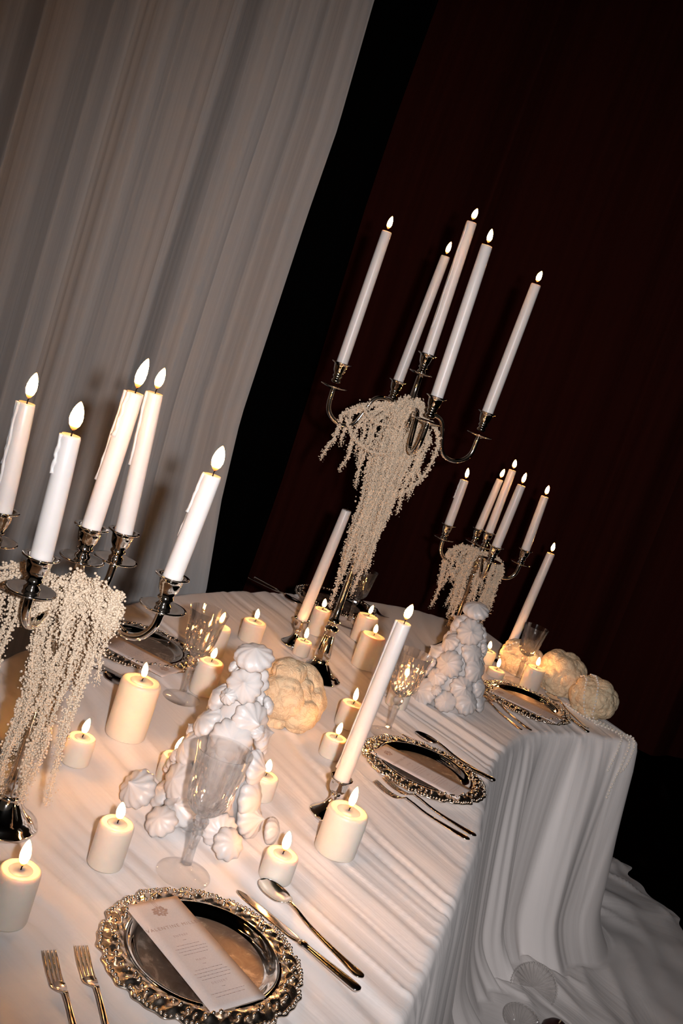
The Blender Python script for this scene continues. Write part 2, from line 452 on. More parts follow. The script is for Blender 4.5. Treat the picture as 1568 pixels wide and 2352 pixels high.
def build_tablecloth():
    S = 320
    I = resample(catmull(I_PTS, 400), S); O = resample(catmull(O_PTS, 400), S)
    mid = .5 * (I + O)
    am = np.r_[0, np.cumsum(np.linalg.norm(np.diff(mid, axis=0), axis=1))]
    hw = .5 * np.linalg.norm(I - O, axis=1)
    e = 6
    rows = []
    for k in range(S): rows.append((*I[k], *mid[min(max(k, e), S - 1 - e)], am[k], hw[k]))
    for t in np.linspace(0, 1, 60)[1:-1]:
        p = I[-1] * (1 - t) + O[-1] * t
        rows.append((*p, *mid[S - 1 - e], am[-1], hw[-1] * (1 - 2 * t)))
    for k in range(S - 1, -1, -1): rows.append((*O[k], *mid[min(max(k, e), S - 1 - e)], am[k], -hw[k]))
    for t in np.linspace(0, 1, 60)[1:-1]:
        p = O[0] * (1 - t) + I[0] * t
        rows.append((*p, *mid[e], am[0], hw[0] * (2 * t - 1)))
    A = np.array(rows); A = np.vstack([A, A[:1]])
    d = np.r_[0, np.cumsum(np.linalg.norm(np.diff(A[:, :2], axis=0), axis=1))]
    N = 1900
    t = np.linspace(0, d[-1], N, endpoint=False)
    A = np.stack([np.interp(t, d, A[:, k]) for k in range(6)], 1)
    ker = np.exp(-.5 * (np.arange(-14, 15) / 4.3) ** 2); ker /= ker.sum()
    for k in range(6):
        A[:, k] = np.convolve(np.r_[A[-14:, k], A[:, k], A[:14, k]], ker, 'valid')
    B = A[:, :2]; Mi = A[:, 2:4]; a_m = A[:, 4]; c_b = A[:, 5]; bl = t
    tan = np.roll(B, -1, 0) - np.roll(B, 1, 0); tan /= np.linalg.norm(tan, axis=1)[:, None]
    nrm = np.stack([tan[:, 1], -tan[:, 0]], 1)
    # outward: away from the spine
    sgn = np.sign(np.sum((B - Mi) * nrm, axis=1)); nrm *= np.where(sgn == 0, 1, sgn)[:, None]
    V = []; UV = []
    Lper = d[-1]
    def relief(x, y, ph):
        w = ph + .24 * n2(x * 1.7, y * 1.7) + .05 * n2(x * 5, y * 5)
        m = np.clip(n2(x * 2.3 + 9, y * 2.3) * 1.9 - .35, .15, 1)
        h = .0135 * m * ridge(n1(w * 10)) ** 1.6 + .0065 * ridge(n1(w * 21 + 40)) ** 1.3 + .0025 * ridge(n1(w * 44 + 90)) * (1.2 - m)
        h += .004 * n2(x * 5, y * 5)
        h -= .0075 * np.clip(m + .2, 0, 1) * ridge(n1(w * 8 + 150)) ** 9 + .0045 * ridge(n1(w * 17 + 210)) ** 7 * np.clip(1.3 * n2(x * 3 + 30, y * 3), 0, 1)
        return .015 * np.tanh(h / .015) - .013
    EDGE = .022
    # top rows spine -> edge
    for w in np.linspace(1, 0, 38):
        P = B - nrm * EDGE; P = P + (Mi - P) * w
        c = c_b * (1 - w); ph = a_m + .30 * c
        V.append(np.stack([P[:, 0], P[:, 1], TZ + relief(P[:, 0], P[:, 1], ph)], 1)); UV.append(np.stack([ph, c], 1))
    ph0 = a_m + .30 * c_b
    rel0 = V[-1][:, 2] - TZ
    fine = ridge(n1((ph0 + .24 * n2(B[:, 0] * 1.7, B[:, 1] * 1.7) + .05 * n2(B[:, 0] * 5, B[:, 1] * 5)) * 11)) ** 2
    for q in (.25, .5, .75, 1.0):
        an = q * math.pi / 2
        out = -EDGE + EDGE * math.sin(an) + .004 * fine * q
        z = TZ - EDGE * (1 - math.cos(an)) + rel0 * (1 - q)
        P = B + nrm * np.asarray(out)[:, None]
        V.append(np.stack([P[:, 0], P[:, 1], np.broadcast_to(z, N)], 1)); UV.append(np.stack([ph0, np.sign(c_b) * (np.abs(c_b) + .02 * q)], 1))
    ztop = TZ - EDGE
    sdr = np.r_[np.linspace(0, .86, 36)[1:], np.linspace(.86, 1, 12)[1:]]
    def drape_out(b, tt):
        b2 = b + .10 * tt * (n1(b * 2.2 + 5) - .5) + .05 * (n2(b * 3, tt * 1.5) - .5)
        per = np.where(b > Lper * .5, 0, 0)
        big = n1(b2 * 9 + 3)
        medf = n1(b2 * 19 + 31)
        sm = n1(b2 * 40 + 71)
        g = tt ** .75
        return g * (.075 * big + .026 * medf) + (.005 + .004 * g) * sm + .085 * tt ** 1.6 + .07 * max(0, (tt - .80) / .20) ** 2.2 * (.5 + medf) + .008 * np.minimum(1, tt * 8) * n1((ph0 + .24 * n2(B[:, 0] * 1.7, B[:, 1] * 1.7)) * 11)
    for tt in sdr:
        o = .004 * fine * (1 - tt) + drape_out(bl, tt)
        P = B + nrm * o[:, None]
        z = ztop * (1 - tt) + .012 * tt
        V.append(np.stack([P[:, 0], P[:, 1], np.full(N, z)], 1)); UV.append(np.stack([ph0, np.sign(c_b) * (np.abs(c_b) + .02 + tt * .75)], 1))
    o1 = drape_out(bl, np.float64(1.0))
    # pooled hem lying on the floor: rises over soft wrinkles and thins out at its rim
    ext = .38 + .22 * n1(bl * 1.6 + 12)
    ext = ext * np.where(c_b > 0, 1.0, .35)
    for k, q in enumerate(np.linspace(0, 1, 30)[1:]):
        o = o1 + ext * q
        P = B + nrm * o[:, None]
        x, y = P[:, 0], P[:, 1]
        wv = bl + .5 * n2(x * 3 + 4, y * 3)
        h = .012 + .040 * n2(wv * 5 + 2, q * 2.0) ** 2 * min(1, q * 5) * (1 - q * .45) + .016 * ridge(n2(x * 9, y * 9 + q * 2)) ** 2
        h = h * (1 - .75 * max(0, (q - .8) / .2))
        V.append(np.stack([x, y, h], 1)); UV.append(np.stack([wv, 1.75 + q * ext], 1))
    nr = len(V)
    mb = MB().add(np.concatenate(V), grid_faces(N, nr, True))
    o = part('tablecloth', mb, MAT['cloth'])
    U = np.concatenate(UV); uvl = o.data.uv_layers.new(name='uv')
    idx = np.zeros(len(o.data.loops), int); o.data.loops.foreach_get('vertex_index', idx)
    uvl.data.foreach_set('uv', U[idx].astype(np.float32).ravel())
    return tag(o, 'white ruched tablecloth over the curved banquet table, pooling on the floor', 'tablecloth')
build_tablecloth()

# ------------------------------------------------------------------ candles
def flame_shape(h=.042, r=.0075, bend=0.0, n=14):
    prof = [(.0, 0), (.45, .08), (.8, .2), (1.0, .36), (.98, .52), (.80, .7), (.52, .85), (.24, .95), (0.03, 1.0)]
    v, f = lathe([(max(a * r, 1e-4), b * h) for a, b in prof], n)
    v[:, 0] += bend * (v[:, 2] / h) ** 2
    return v, f
FLAMES = [MB().add(*flame_shape(h, r, b)).mesh('flame', MAT['flame']) for h, r, b in
          ((.036, .0068, .003), (.033, .0072, -.003), (.039, .0065, .004))]

def add_flame(t, x, y, z, k=0, s=1.0, wick=.012):
    part('wick', tube([(x, y, z - .004), (x, y, z + wick * .6), (x + .0015, y, z + wick)], .0011, 6), MAT['wick'], t)
    f = link('flame', FLAMES[k % 3], t, (x, y, z + wick * .75)); f.scale = (s, s, s)
    f.rotation_euler = (0, 0, random.uniform(0, 6.28))

def taper(label, base, top, r=.0155, lit=True, drips=0, k=0, fs=1.0, group=None):
    """a tall candle standing in a holder from base to top (world points)"""
    base = Vector(base); top = Vector(top); d = top - base; L = d.length
    t = thing('taper_candle', label, 'candle', base, 0, group)
    prof = [(r * 1.0, -.012), (r * 1.06, 0), (r * 1.05, L * .3), (r, L * .7), (r * .93, L - .004), (r * .86, L - .0005), (r * .5, L - .003), (.0012, L - .004)]
    v, f = lathe(prof, 28)
    v[:, 0] += v[:, 2] * d.x / L; v[:, 1] += v[:, 2] * d.y / L
    w = part('wax', (v, f), MAT['wax'], t)
    rr = random.Random(hash(label) % 1000 if False else len(label) * 13 + k)
    for i in range(drips):
        a = rr.uniform(2.2, 4.2); ln = rr.uniform(.25, .95) * L; zt = L - .002
        n = 14
        pts = []; rad = []
        for q in range(n):
            z = zt - ln * q / (n - 1)
            aa = a + .10 * math.sin(q * 1.3 + i)
            R = r * (1.0 + .05 * (1 - z / L))
            pts.append((R * math.cos(aa) + z * d.x / L, R * math.sin(aa) + z * d.y / L, z))
            rad.append(.0022 + .0016 * rr.random() + (.0015 if q == n - 1 else 0))
        part('wax_drip', tube(pts, rad, 8), MAT['wax'], t)
    if lit: add_flame(t, d.x, d.y, L - .003, k, fs)
    else: part('wick', tube([(d.x, d.y, L - .004), (d.x + .001, d.y, L + .008)], .0011, 6), MAT['wick'], t)
    return t

def pillar(label, x, y, r, h, k=0, lit=True, off=(0, 0), fs=1.0, group='lit ivory pillar candles'):
    t = thing('pillar_candle', label, 'candle', (x, y, TZ), 0, group)
    prof = [(r * .97, 0), (r, .003), (r, h * .5), (r * .995, h - .009), (r * .97, h - .004), (r * .91, h - .0012), (r * .84, h - .0008), (r * .62, h - .0020), (r * .35, h - .0030), (.002, h - .0032)]
    w = lambda th, z: 1 + .012 * np.sin(2 * th + k) * (z / h) + .008 * np.sin(5 * th + k * 2) * (z / h) ** 3
    part('wax', lathe(prof, 40, w), MAT['ivory'], t)
    part('melt_pool', lathe([(r * .60, h - .0028), (r * .56, h - .0018), (.003, h - .0020)], 24), MAT['ivory'], t)
    if lit: add_flame(t, off[0], off[1], h - .005, k, fs)
    return t

pillar('ivory pillar candle cut off by the left picture edge, nearest the camera', -.270, 1.323, .031, .084, 0, fs=1.15)
pillar('ivory pillar candle between the silver candelabrum foot and the near goblet', -.184, 1.543, .030, .078, 1, fs=1.05)
pillar('tallest ivory pillar candle on the left, in front of the left silver charger', -.287, 2.038, .044, .130, 2)
pillar('small votive candle half veiled by hanging amaranth tips, left of the meringue tree', -.338, 1.847, .028, .056, 0)
pillar('small votive candle almost hidden behind the thick amaranth bundle at left', -.424, 1.841, .027, .050, 1)
pillar('amber-lit pillar candle just left of the front meringue tree top', -.188, 2.418, .034, .088, 1)
pillar('pillar candle seen through the cut bowl of the left goblet', -.222, 2.728, .037, .084, 2)
pillar('ivory pillar candle standing alone above the front meringue tree', -.141, 2.958, .037, .064, 0)
pillar('slim pillar candle beside the unlit taper, left of the tall candelabrum stem', .047, 3.261, .030, .090, 1)
pillar('small votive candle peeking out behind the foot of the tall candelabrum', .022, 2.985, .026, .048, 2)
pillar('rear one of the two pillar candles right of the tall candelabrum stem', .207, 3.366, .038, .094, 0)
pillar('front one of the two pillar candles right of the tall candelabrum stem', .226, 3.085, .041, .110, 1)
pillar('amber-lit pillar candle left of the leaning lit taper, right of the cauliflower', .195, 2.529, .033, .066, 2)
pillar('low votive candle below the amber one, left of the leaning lit taper', .166, 2.301, .030, .050, 0)
pillar('low votive candle right of the near goblet bowl', .030, 1.967, .0295, .050, 1)
pillar('cream pillar candle in front of the short candlestick with the leaning taper', .205, 1.848, .042, .092, 2, fs=1.15)
pillar('low ivory candle just above the big spoon', .101, 1.679, .031, .050, 0, fs=1.15)
pillar('pillar candle hidden behind the middle goblet bowl, its flame glowing through the glass', .336, 2.822, .033, .086, 1)
pillar('tealight-low candle right of the rear meringue tree', .717, 3.503, .033, .026, 2)
pillar('pillar candle right of the far right goblet, above the right silver charger', .846, 3.494, .036, .082, 0)
pillar('candle mostly hidden behind the right flank of the rear meringue tree', .690, 3.640, .033, .048, 1)
pillar('votive candle behind the left flank of the front meringue tree, only its flame showing', -.158, 1.905, .026, .055, 2)

# ------------------------------------------------------------------ candelabra
def cup_profile(R=.028):
    # bobeche to flared rim, z measured from pan to rim = .058
    return [(.010, 0), (.013, .004), (.013, .008), (.010, .011), (.010, .015), (.0135, .018), (.0135, .021), (.011, .024), (.0165, .034), (.0185, .046),
            (.0195, .052), (R, .0565), (R, .058), (.0185, .0572), (.0165, .050), (.002, .047)]
def pan_profile(R=.038):
    return [(.006, -.010), (.012, -.006), (.020, -.004), (R, .001), (R + .001, .003), (R - .003, .0035), (.018, 0), (.008, .001)]

def candelabrum(label, base, az, r, zrim, zc, zpan, zbot, zhub, foot, tall):
    t = thing('candelabrum', label, 'candelabrum', (base[0], base[1], TZ), 0, None)
    H = lambda z: z - TZ
    fr = foot
    flute = lambda th, z: 1 + .025 * np.cos(12 * th)
    part('foot', lathe([(fr, 0), (fr * 1.02, .003), (fr * .99, .007), (fr * .90, .010), (fr * .88, .014), (fr * .72, .020), (fr * .52, .032), (fr * .36, .045), (fr * .30, .052), (fr * .31, .055), (.012, .058)], 48,
                       lambda th, z: 1 + .012 * np.cos(8 * th)), MAT['silver'], t)
    s0 = .055
    if tall:
        stem = [(.016, s0), (.020, s0 + .004), (.024, s0 + .010), (.022, s0 + .03), (.0165, s0 + .075), (.014, s0 + .085), (.019, s0 + .090), (.021, s0 + .097), (.018, s0 + .104), (.011, s0 + .108),
                (.016, s0 + .116), (.018, s0 + .122), (.014, s0 + .129), (.010, s0 + .134), (.0095, s0 + .2), (.0075, H(zhub) - .16), (.009, H(zhub) - .10), (.014, H(zhub) - .08)]
    else:
        stem = [(.014, s0), (.017, s0 + .006), (.012, s0 + .012), (.015, s0 + .022), (.011, s0 + .034), (.0085, s0 + .06), (.0072, H(zhub) - .14), (.010, H(zhub) - .07), (.014, H(zhub) - .05)]
    part('stem', lathe(stem, 32, flute), MAT['silver'], t)
    zh = H(zhub)
    z0 = stem[-1][1]
    part('hub', lathe([(.014, z0), (.018, z0 + .012), (.022, z0 + .028), (.018, zh - .012), (.024, zh - .004), (.024, zh + .006), (.015, zh + .012), (.010, zh + .022), (.014, zh + .028), (.010, zh + .036), (.0085, H(zc) - .066), (.012, H(zc) - .060)], 32), MAT['silver'], t)
    # centre cup
    part('drip_pan', lathe(pan_profile(.034 if tall else .036), 36), MAT['silver'], t, loc=(0, 0, H(zc) - .058))
    part('candle_cup', lathe(cup_profile(), 32), MAT['silver'], t, loc=(0, 0, H(zc) - .058))
    tips = {'C': Vector((base[0], base[1], zc))}
    for nme, a in (('E', az), ('B', az + math.pi / 2), ('A', az + math.pi), ('F', az - math.pi / 2)):
        ca, sa = math.cos(a), math.sin(a)
        pz = H(zpan) - .008; bz = H(zbot)
        # S shaped arm: scroll at the hub, over a crest, down into a U and up to the drip pan
        P2 = [(.012, zh - .005), (.030, zh - .028), (.044, zh - .036), (.050, zh - .024), (.040, zh - .012), (.034, zh + .002), (.052 + .1 * (r - .15), zh + .014), (r * .46, zh + .004),
              (r * .60, bz + .016), (r * .74, bz), (r * .88, bz + .008), (r * .98, bz + .034), (r, pz)] if tall else \
             [(.012, zh), (.026, zh + .012), (.044, zh + .012), (.062, zh - .006), (r * .56, bz + .012), (r * .70, bz), (r * .86, bz + .006), (r * .97, bz + .028), (r, pz)]
        path = [(q * ca, q * sa, z) for q, z in P2]
        path = catmull(path, 60)
        rad = np.interp(np.linspace(0, 1, 60), [0, .12, .3, .6, 1], [.0055, .0075, .0062, .0066, .0070])
        arm = part('arm', tube(path, rad, 12), MAT['silver'], t)
        part('drip_pan', lathe(pan_profile(), 36), MAT['silver'], arm, loc=(r * ca, r * sa, H(zpan)))
        part('candle_cup', lathe(cup_profile(), 32), MAT['silver'], arm, loc=(r * ca, r * sa, H(zrim) - .058))
        tips[nme] = Vector((base[0] + r * ca, base[1] + r * sa, zrim))
    return tips

LB = (-.372, 1.556); MBs = (.085, 2.836); RB = (.528, 3.571)
tl = candelabrum('polished silver five-arm candelabrum at the left edge, nearest the camera', LB, math.radians(-8), .153, 1.262, 1.290, 1.206, 1.142, 1.172, .060, False)
tm = candelabrum('tall silver five-arm candelabrum with long tapers in the middle of the table', MBs, math.radians(13.4), .224, 1.645, 1.745, 1.575, 1.482, 1.575, .075, True)
tr = candelabrum('small silver candelabrum farthest right, behind the rear meringue tree', RB, math.radians(7), .150, 1.212, 1.232, 1.157, 1.087, 1.128, .058, False)

def put(tips, k, ztop, lean, label, r, kk, drips=0, fs=1.0, group=None):
    b = tips[k] - Vector((0, 0, .003))
    taper(label, b, (b.x + lean, b.y, ztop), r, True, drips, kk, fs, group)

G1 = 'tapers on the left candelabrum'; G2 = 'tapers on the tall candelabrum'; G3 = 'tapers on the right candelabrum'
put(tl, 'A', 1.442, -.010, 'white taper at the left picture edge, leftmost on the near candelabrum', .0150, 0, 2, 1.25, G1)
put(tl, 'F', 1.446, -.008, 'white taper with a long wax run, foremost on the near candelabrum', .0155, 1, 4, 1.35, G1)
put(tl, 'C', 1.517, .005, 'white taper on the centre cup of the near candelabrum, left of its twin', .0150, 2, 2, 1.3, G1)
put(tl, 'B', 1.510, -.019, 'white taper rearmost on the near candelabrum, right of its twin', .0150, 0, 2, 1.1, G1)
put(tl, 'E', 1.436, .012, 'white taper with wax drips, rightmost on the near candelabrum', .0150, 1, 3, 1.3, G1)
put(tm, 'A', 2.018, .002, 'long white taper leftmost on the tall candelabrum', .0150, 0, 0, 1.0, G2)
put(tm, 'B', 2.037, .012, 'long white taper on the rear arm of the tall candelabrum, behind the centre one', .0150, 2, 0, 1.0, G2)
put(tm, 'C', 2.121, -.006, 'long white taper reaching highest, on the centre cup of the tall candelabrum', .0158, 1, 1, 1.0, G2)
put(tm, 'F', 2.046, -.008, 'long white taper on the front arm of the tall candelabrum', .0158, 0, 0, 1.0, G2)
put(tm, 'E', 2.026, .006, 'long white taper rightmost on the tall candelabrum', .0155, 1, 0, 1.0, G2)
put(tr, 'A', 1.382, .001, 'short white taper leftmost on the right candelabrum', .0150, 2, 1, 1.0, G3)
put(tr, 'B', 1.412, .010, 'short white taper on the rear arm of the right candelabrum', .0140, 0, 0, 1.0, G3)
put(tr, 'C', 1.470, .002, 'white taper highest on the centre cup of the right candelabrum', .0145, 1, 0, 1.0, G3)
put(tr, 'F', 1.440, .008, 'short white taper on the front arm of the right candelabrum', .0155, 2, 0, 1.0, G3)
put(tr, 'E', 1.417, -.002, 'short white taper rightmost on the right candelabrum', .0150, 0, 0, 1.0, G3)

# short candlesticks with single tapers
STICK = [(.041, 0), (.043, .002), (.042, .006), (.036, .009), (.027, .016), (.017, .026), (.011, .036), (.0085, .044), (.0105, .048), (.0095, .053),
         (.0160, .058), (.0195, .066), (.0200, .080), (.0215, .085), (.025, .0875), (.025, .089), (.0195, .088), (.0170, .080), (.002, .076)]
def candlestick(label, x, y, rz=0):
    t = thing('candlestick', label, 'candlestick', (x, y, TZ), rz, 'short silver candlesticks')
    part('foot', lathe(STICK[:10], 48, lambda th, z: 1 + (.02 * np.cos(6 * th) if z < .01 else 0)), MAT['silver'], t)
    part('candle_cup', lathe(STICK[9:], 40), MAT['silver'], t)
candlestick('short silver candlestick under the unlit taper, left of the tall candelabrum foot', -.008, 3.063)
candlestick('short silver candlestick behind the cream pillar candle, holding the leaning taper', .183, 1.99)
candlestick('short silver candlestick behind the far right goblet, hidden by a cauliflower', .775, 3.70)
taper('unlit white taper in a short candlestick left of the tall candelabrum', (-.008, 3.063, .832), (.014, 3.063, 1.216), .0165, False)
taper('leaning lit white taper in a short candlestick at the middle of the photo', (.183, 1.99, .832), (.196, 1.99, 1.200), .0165, True, 3, 1, 1.1)
taper('lit white taper farthest right, rising behind the far right goblet', (.775, 3.70, .832), (.792, 3.70, 1.214), .0165, True, 0, 0, 1.0)

# ------------------------------------------------------------------ hanging amaranth
def strand_mesh(path, th=.0085, den=1.0, seed=0):
    R = np.random.default_rng(seed)
    P = np.asarray(path); L = np.sum(np.linalg.norm(np.diff(P, axis=0), axis=1))
    n = max(6, int(L / .0034 * den)); Q = resample(P, n)
    k = 6
    C = np.repeat(Q, k, 0) + R.normal(0, 1, (n * k, 3)) * th * .46
    taper_ = np.repeat(np.interp(np.linspace(0, 1, n), [0, .1, .8, 1], [.8, 1, .9, .45]), k)
    rad = (R.uniform(.20, .40, n * k) * th) * taper_
    m = MB().add(*blobs(C, rad))
    cr = th * .34 * np.interp(np.linspace(0, 1, n), [0, .1, .8, 1], [.8, 1, .9, .3]) * R.uniform(.7, 1.2, n)
    m.add(*tube(Q, cr, 6))
    return m
def garland(label, hub, specs, group):
    t = thing('amaranth_garland', label, 'flowers', hub, 0, group)
    for i, (path, th) in enumerate(specs):
        part('strand', strand_mesh(path, th, 1.0, i + len(label)), MAT['amaranth'], t)
    return t

def hang(a, r0, r1, zup, L, wig=.006, drift=(0, 0), n=26, rr=random):
    """from the hub out over an arm and straight down"""
    ca, sa = math.cos(a), math.sin(a)
    pts = [(r0 * .3 * ca, r0 * .3 * sa, zup * .6), (r0 * ca, r0 * sa, zup), (r1 * ca, r1 * sa, zup * .2 - .012)]
    p1, p2 = rr.uniform(0, 6), rr.uniform(0, 6)
    for q in np.linspace(.08, 1, n):
        pts.append((r1 * ca + drift[0] * q + wig * math.sin(9 * q + p1), r1 * sa + drift[1] * q + wig * math.cos(8 * q + p2), zup * .2 - .012 - L * q))
    return catmull(pts, 70)

def cluster(c, rad, n, th, rr):
    out = []
    for i in range(n):
        a = rr.uniform(0, 6.28); b = rr.uniform(-.6, 1.0)
        s = Vector((math.cos(a) * math.cos(b), math.sin(a) * math.cos(b), math.sin(b))) * rad * rr.uniform(.5, 1.0)
        a2 = a + rr.uniform(-1, 1)
        e = Vector((math.cos(a2), math.sin(a2), rr.uniform(-1.2, -.2))) * rad * rr.uniform(.8, 1.2)
        m = (s + e) * .6 + Vector((0, 0, rad * .3))
        c_ = Vector(c)
        out.append((catmull([tuple(c_ + s * .2), tuple(c_ + s), tuple(c_ + m), tuple(c_ + e)], 24), th))
    return out

rr = random.Random(5)
sp = []
for i in range(36):      # dense column beside the tall stem, narrowing downwards
    a = rr.uniform(0, 6.28); L = rr.choice([.16, .22, .28, .34, .40, .46, .52, .58]) * rr.uniform(.85, 1.1)
    r1 = rr.uniform(.014, .092) * (1 - .66 * min(1, L / .6))
    rx = r1
    sp.append((hang(a, rx * .6, rx + .008, rr.uniform(.0, .03), L, .005, (.004 - .012 * L / .5 + rr.uniform(-.008, .008) - rx * .3 * math.cos(a), rr.uniform(-.02, .0)), rr=rr), rr.uniform(.008, .0105)))
for dx, dy, L, dr in ((-.165, -.04, .155, -.02), (-.15, -.03, .10, .0), (-.115, -.03, .17, -.012), (-.10, -.03, .11, .0), (-.085, -.02, .14, .0), (-.075, -.03, .20, 0), (.085, .0, .12, -.01), (.075, -.05, .18, 0), (.062, -.05, .23, 0)):
    pts = [(0, 0, .0), (dx * .55, dy * .5, -.015), (dx * .92, dy, -.055)] + [(dx + dr * q + .004 * math.sin(8 * q + dx * 90), dy, -.06 - L * q) for q in np.linspace(.1, 1, 14)]
    sp.append((catmull(pts, 60), .0088))
# loose swags
sp.append((catmull([(-.16, -.04, -.08), (-.12, -.05, -.125), (-.06, -.07, -.145), (.0, -.07, -.13)], 40), .008))
sp.append((catmull([(.03, -.06, -.005), (.09, -.04, -.03), (.112, -.02, -.09), (.10, -.02, -.17), (.06, -.03, -.235), (.03, -.03, -.25)], 60), .0085))
sp.append((catmull([(.06, -.05, -.10), (.078, -.05, -.15), (.095, -.04, -.18)], 26), .008))
sp.append((catmull([(-.13, -.05, -.03), (-.08, -.06, -.065), (-.03, -.07, -.06)], 30), .008))
sp += cluster((-.015, -.02, -.02), .042, 10, .0090, rr)
garland('cream hanging amaranth cascading down the tall middle candelabrum', (MBs[0], MBs[1], 1.585), sp, 'hanging amaranth')

rr = random.Random(8)
sp = []
for i in range(26):       # thick bundle down the near stem
    a = rr.uniform(0, 6.28); L = rr.uniform(.18, .42)
    r1 = rr.uniform(.015, .060) * (1.15 - .55 * L / .42)
    sp.append((hang(a, r1 * .6, r1 + .006, rr.uniform(.0, .02), L, .006, (-.004 - .55 * r1 * math.cos(a), -.55 * r1 * math.sin(a)), rr=rr), rr.uniform(.0065, .0100)))
sp += cluster((.040, -.035, .005), .050, 26, .0085, rr)
sp += cluster((-.02, -.05, -.01), .035, 12, .008, rr)
for dx, dy, L in ((-.115, -.03, .15), (-.135, -.02, .10), (-.105, -.05, .18), (-.085, -.06, .25), (-.07, -.07, .17), (-.055, -.085, .22), (.055, -.02, .14), (.070, -.045, .33), (.084, -.03, .11), (.045, -.06, .19), (.064, -.055, .24)):
    pts = [(0, 0, .0), (dx * .6, dy * .6, .018), (dx * .96, dy, -.01)] + [(dx + .003 * math.sin(7 * q + dx * 90), dy + .002 * math.cos(6 * q), -.015 - L * q) for q in np.linspace(.08, 1, 16)]
    sp.append((catmull(pts, 70), .0072))
garland('cream hanging amaranth heaped on the near left candelabrum', (LB[0], LB[1], 1.178), sp, 'hanging amaranth')

rr = random.Random(4)
sp = []
for i in range(22):
    a = rr.uniform(0, 6.28); L = rr.uniform(.08, .22)
    r1 = rr.uniform(.015, .07)
    sp.append((hang(a, r1 * .6, r1 + .008, rr.uniform(.0, .02), L, .004, (0, 0), rr=rr), rr.uniform(.008, .010)))
for dx, dy, L in ((-.105, -.01, .215), (-.115, -.015, .12), (-.09, -.02, .13), (-.072, -.03, .10), (.075, .0, .19), (.085, -.01, .21), (.092, -.02, .17), (.07, -.03, .20), (.05, -.04, .14), (.02, -.06, .16), (-.03, -.06, .25), (-.045, -.05, .22)):
    pts = [(0, 0, .005), (dx * .6, dy * .6, .018), (dx * .97, dy, -.012)] + [(dx + .003 * math.sin(7 * q + dx * 90), dy, -.02 - L * q) for q in np.linspace(.08, 1, 14)]
    sp.append((catmull(pts, 60), .0092))
sp.append((catmull([(-.10, -.02, -.06), (-.08, -.05, -.085), (-.03, -.06, -.10)], 30), .009))
sp.append((catmull([(-.10, -.02, -.015), (-.06, -.05, -.045), (-.02, -.06, -.05)], 30), .009))
garland('cream hanging amaranth draped over the far right candelabrum', (RB[0], RB[1], 1.135), sp, 'hanging amaranth')

# ------------------------------------------------------------------ meringue trees
def kiss_mesh(name, R=.032, ridges=9, twist=2.2, tip=1.0, seed=0):
    n = 54; prof = [(.55, -.02), (.86, .10), (1.0, .30), (.97, .52), (.86, .70), (.68, .84), (.48, .93), (.28, .99 + .05 * tip), (.12, 1.02 + .16 * tip), (.012, 1.03 + .32 * tip)]
    th = np.arange(n) * 2 * math.pi / n; V = []
    for r, z in prof:
        a = ridge((((th * ridges / (2 * math.pi)) + twist * z + seed * .3) % 1.0)) ** .7
        amp = .19 * min(1, r * 1.8)
        rr_ = R * r * (1 - amp * .55 + amp * a) * (1 + .03 * np.sin(3 * th + seed))
        lean = .10 * max(0, z - .9)
        V.append(np.stack([rr_ * np.cos(th) + R * lean * math.cos(seed), rr_ * np.sin(th) + R * lean * math.sin(seed), np.full(n, R * z)], 1))
    f = grid_faces(n, len(prof), True); f.append(tuple(range(n - 1, -1, -1))); f.append(tuple((len(prof) - 1) * n + i for i in range(n)))
    return MB().add(np.concatenate(V), f).mesh(name, MAT['meringue'])
KISS = [kiss_mesh('meringue_kiss', .032, 10, .9, .2, 0), kiss_mesh('meringue_kiss', .032, 12, -.9, .5, 2), kiss_mesh('meringue_kiss', .032, 9, .55, .0, 4), kiss_mesh('meringue_kiss', .032, 11, .4, 1.0, 5)]

def orient(d, spin):
    q = Vector(d).to_track_quat('Z', 'Y')
    return (q @ Matrix.Rotation(spin, 3, 'Z').to_quaternion()).to_euler()

def meringue_tree(label, x, y, h, rb, ks, seed, group):
    R = random.Random(seed)
    t = thing('meringue_tree', label, 'dessert', (x, y, TZ), 0, group)
    part('core_cone', lathe([(rb * .86, 0), (rb * .60, h * .33), (rb * .30, h * .68), (.010, h * .93), (.002, h * .95)], 28), MAT['meringue'], t)
    nl = int(h / (.046 * ks))
    for j in range(nl):
        q = j / (nl - 1); z = .024 * ks + q * (h - .060 * ks)
        rad = rb * .80 * (1 - q) ** .92 + .006
        d = .069 * ks
        n = max(1, int(2 * math.pi * (rad + .014 * ks) / d)) if q < .97 else 1
        ph = R.uniform(0, 6.28)
        for i in range(n):
            a = ph + 2 * math.pi * i / n + R.uniform(-.12, .12)
            zz = z + R.uniform(-.008, .008)
            sl = .42 + R.uniform(-.25, .3)
            if q >= .97: dr = (R.uniform(-.2, .2), -.35, 1.0)
            else: dr = (math.cos(a), math.sin(a), sl)
            rr_ = rad - .003 * ks
            k = link('meringue', KISS[R.randrange(4)], t, (rr_ * math.cos(a), rr_ * math.sin(a), zz))
            s = ks * R.uniform(.86, 1.12); k.scale = (s, s, s * R.uniform(.8, 1.0)); k.rotation_euler = orient(dr, R.uniform(0, 6.28))
            if R.random() < .35 and q < .95:     # small filler in the gap
                a2 = a + math.pi / n; s2 = ks * R.uniform(.36, .52)
                k = link('meringue', KISS[R.randrange(4)], t, ((rad + .010) * math.cos(a2), (rad + .010) * math.sin(a2), zz + .022 * ks))
                k.scale = (s2, s2, s2); k.rotation_euler = orient((math.cos(a2), math.sin(a2), .5), R.uniform(0, 6.28))
    return t
meringue_tree('white meringue kiss cone behind the near goblet, the front one of the two', -.062, 1.812, .370, .094, 1.12, 3, 'meringue cones')
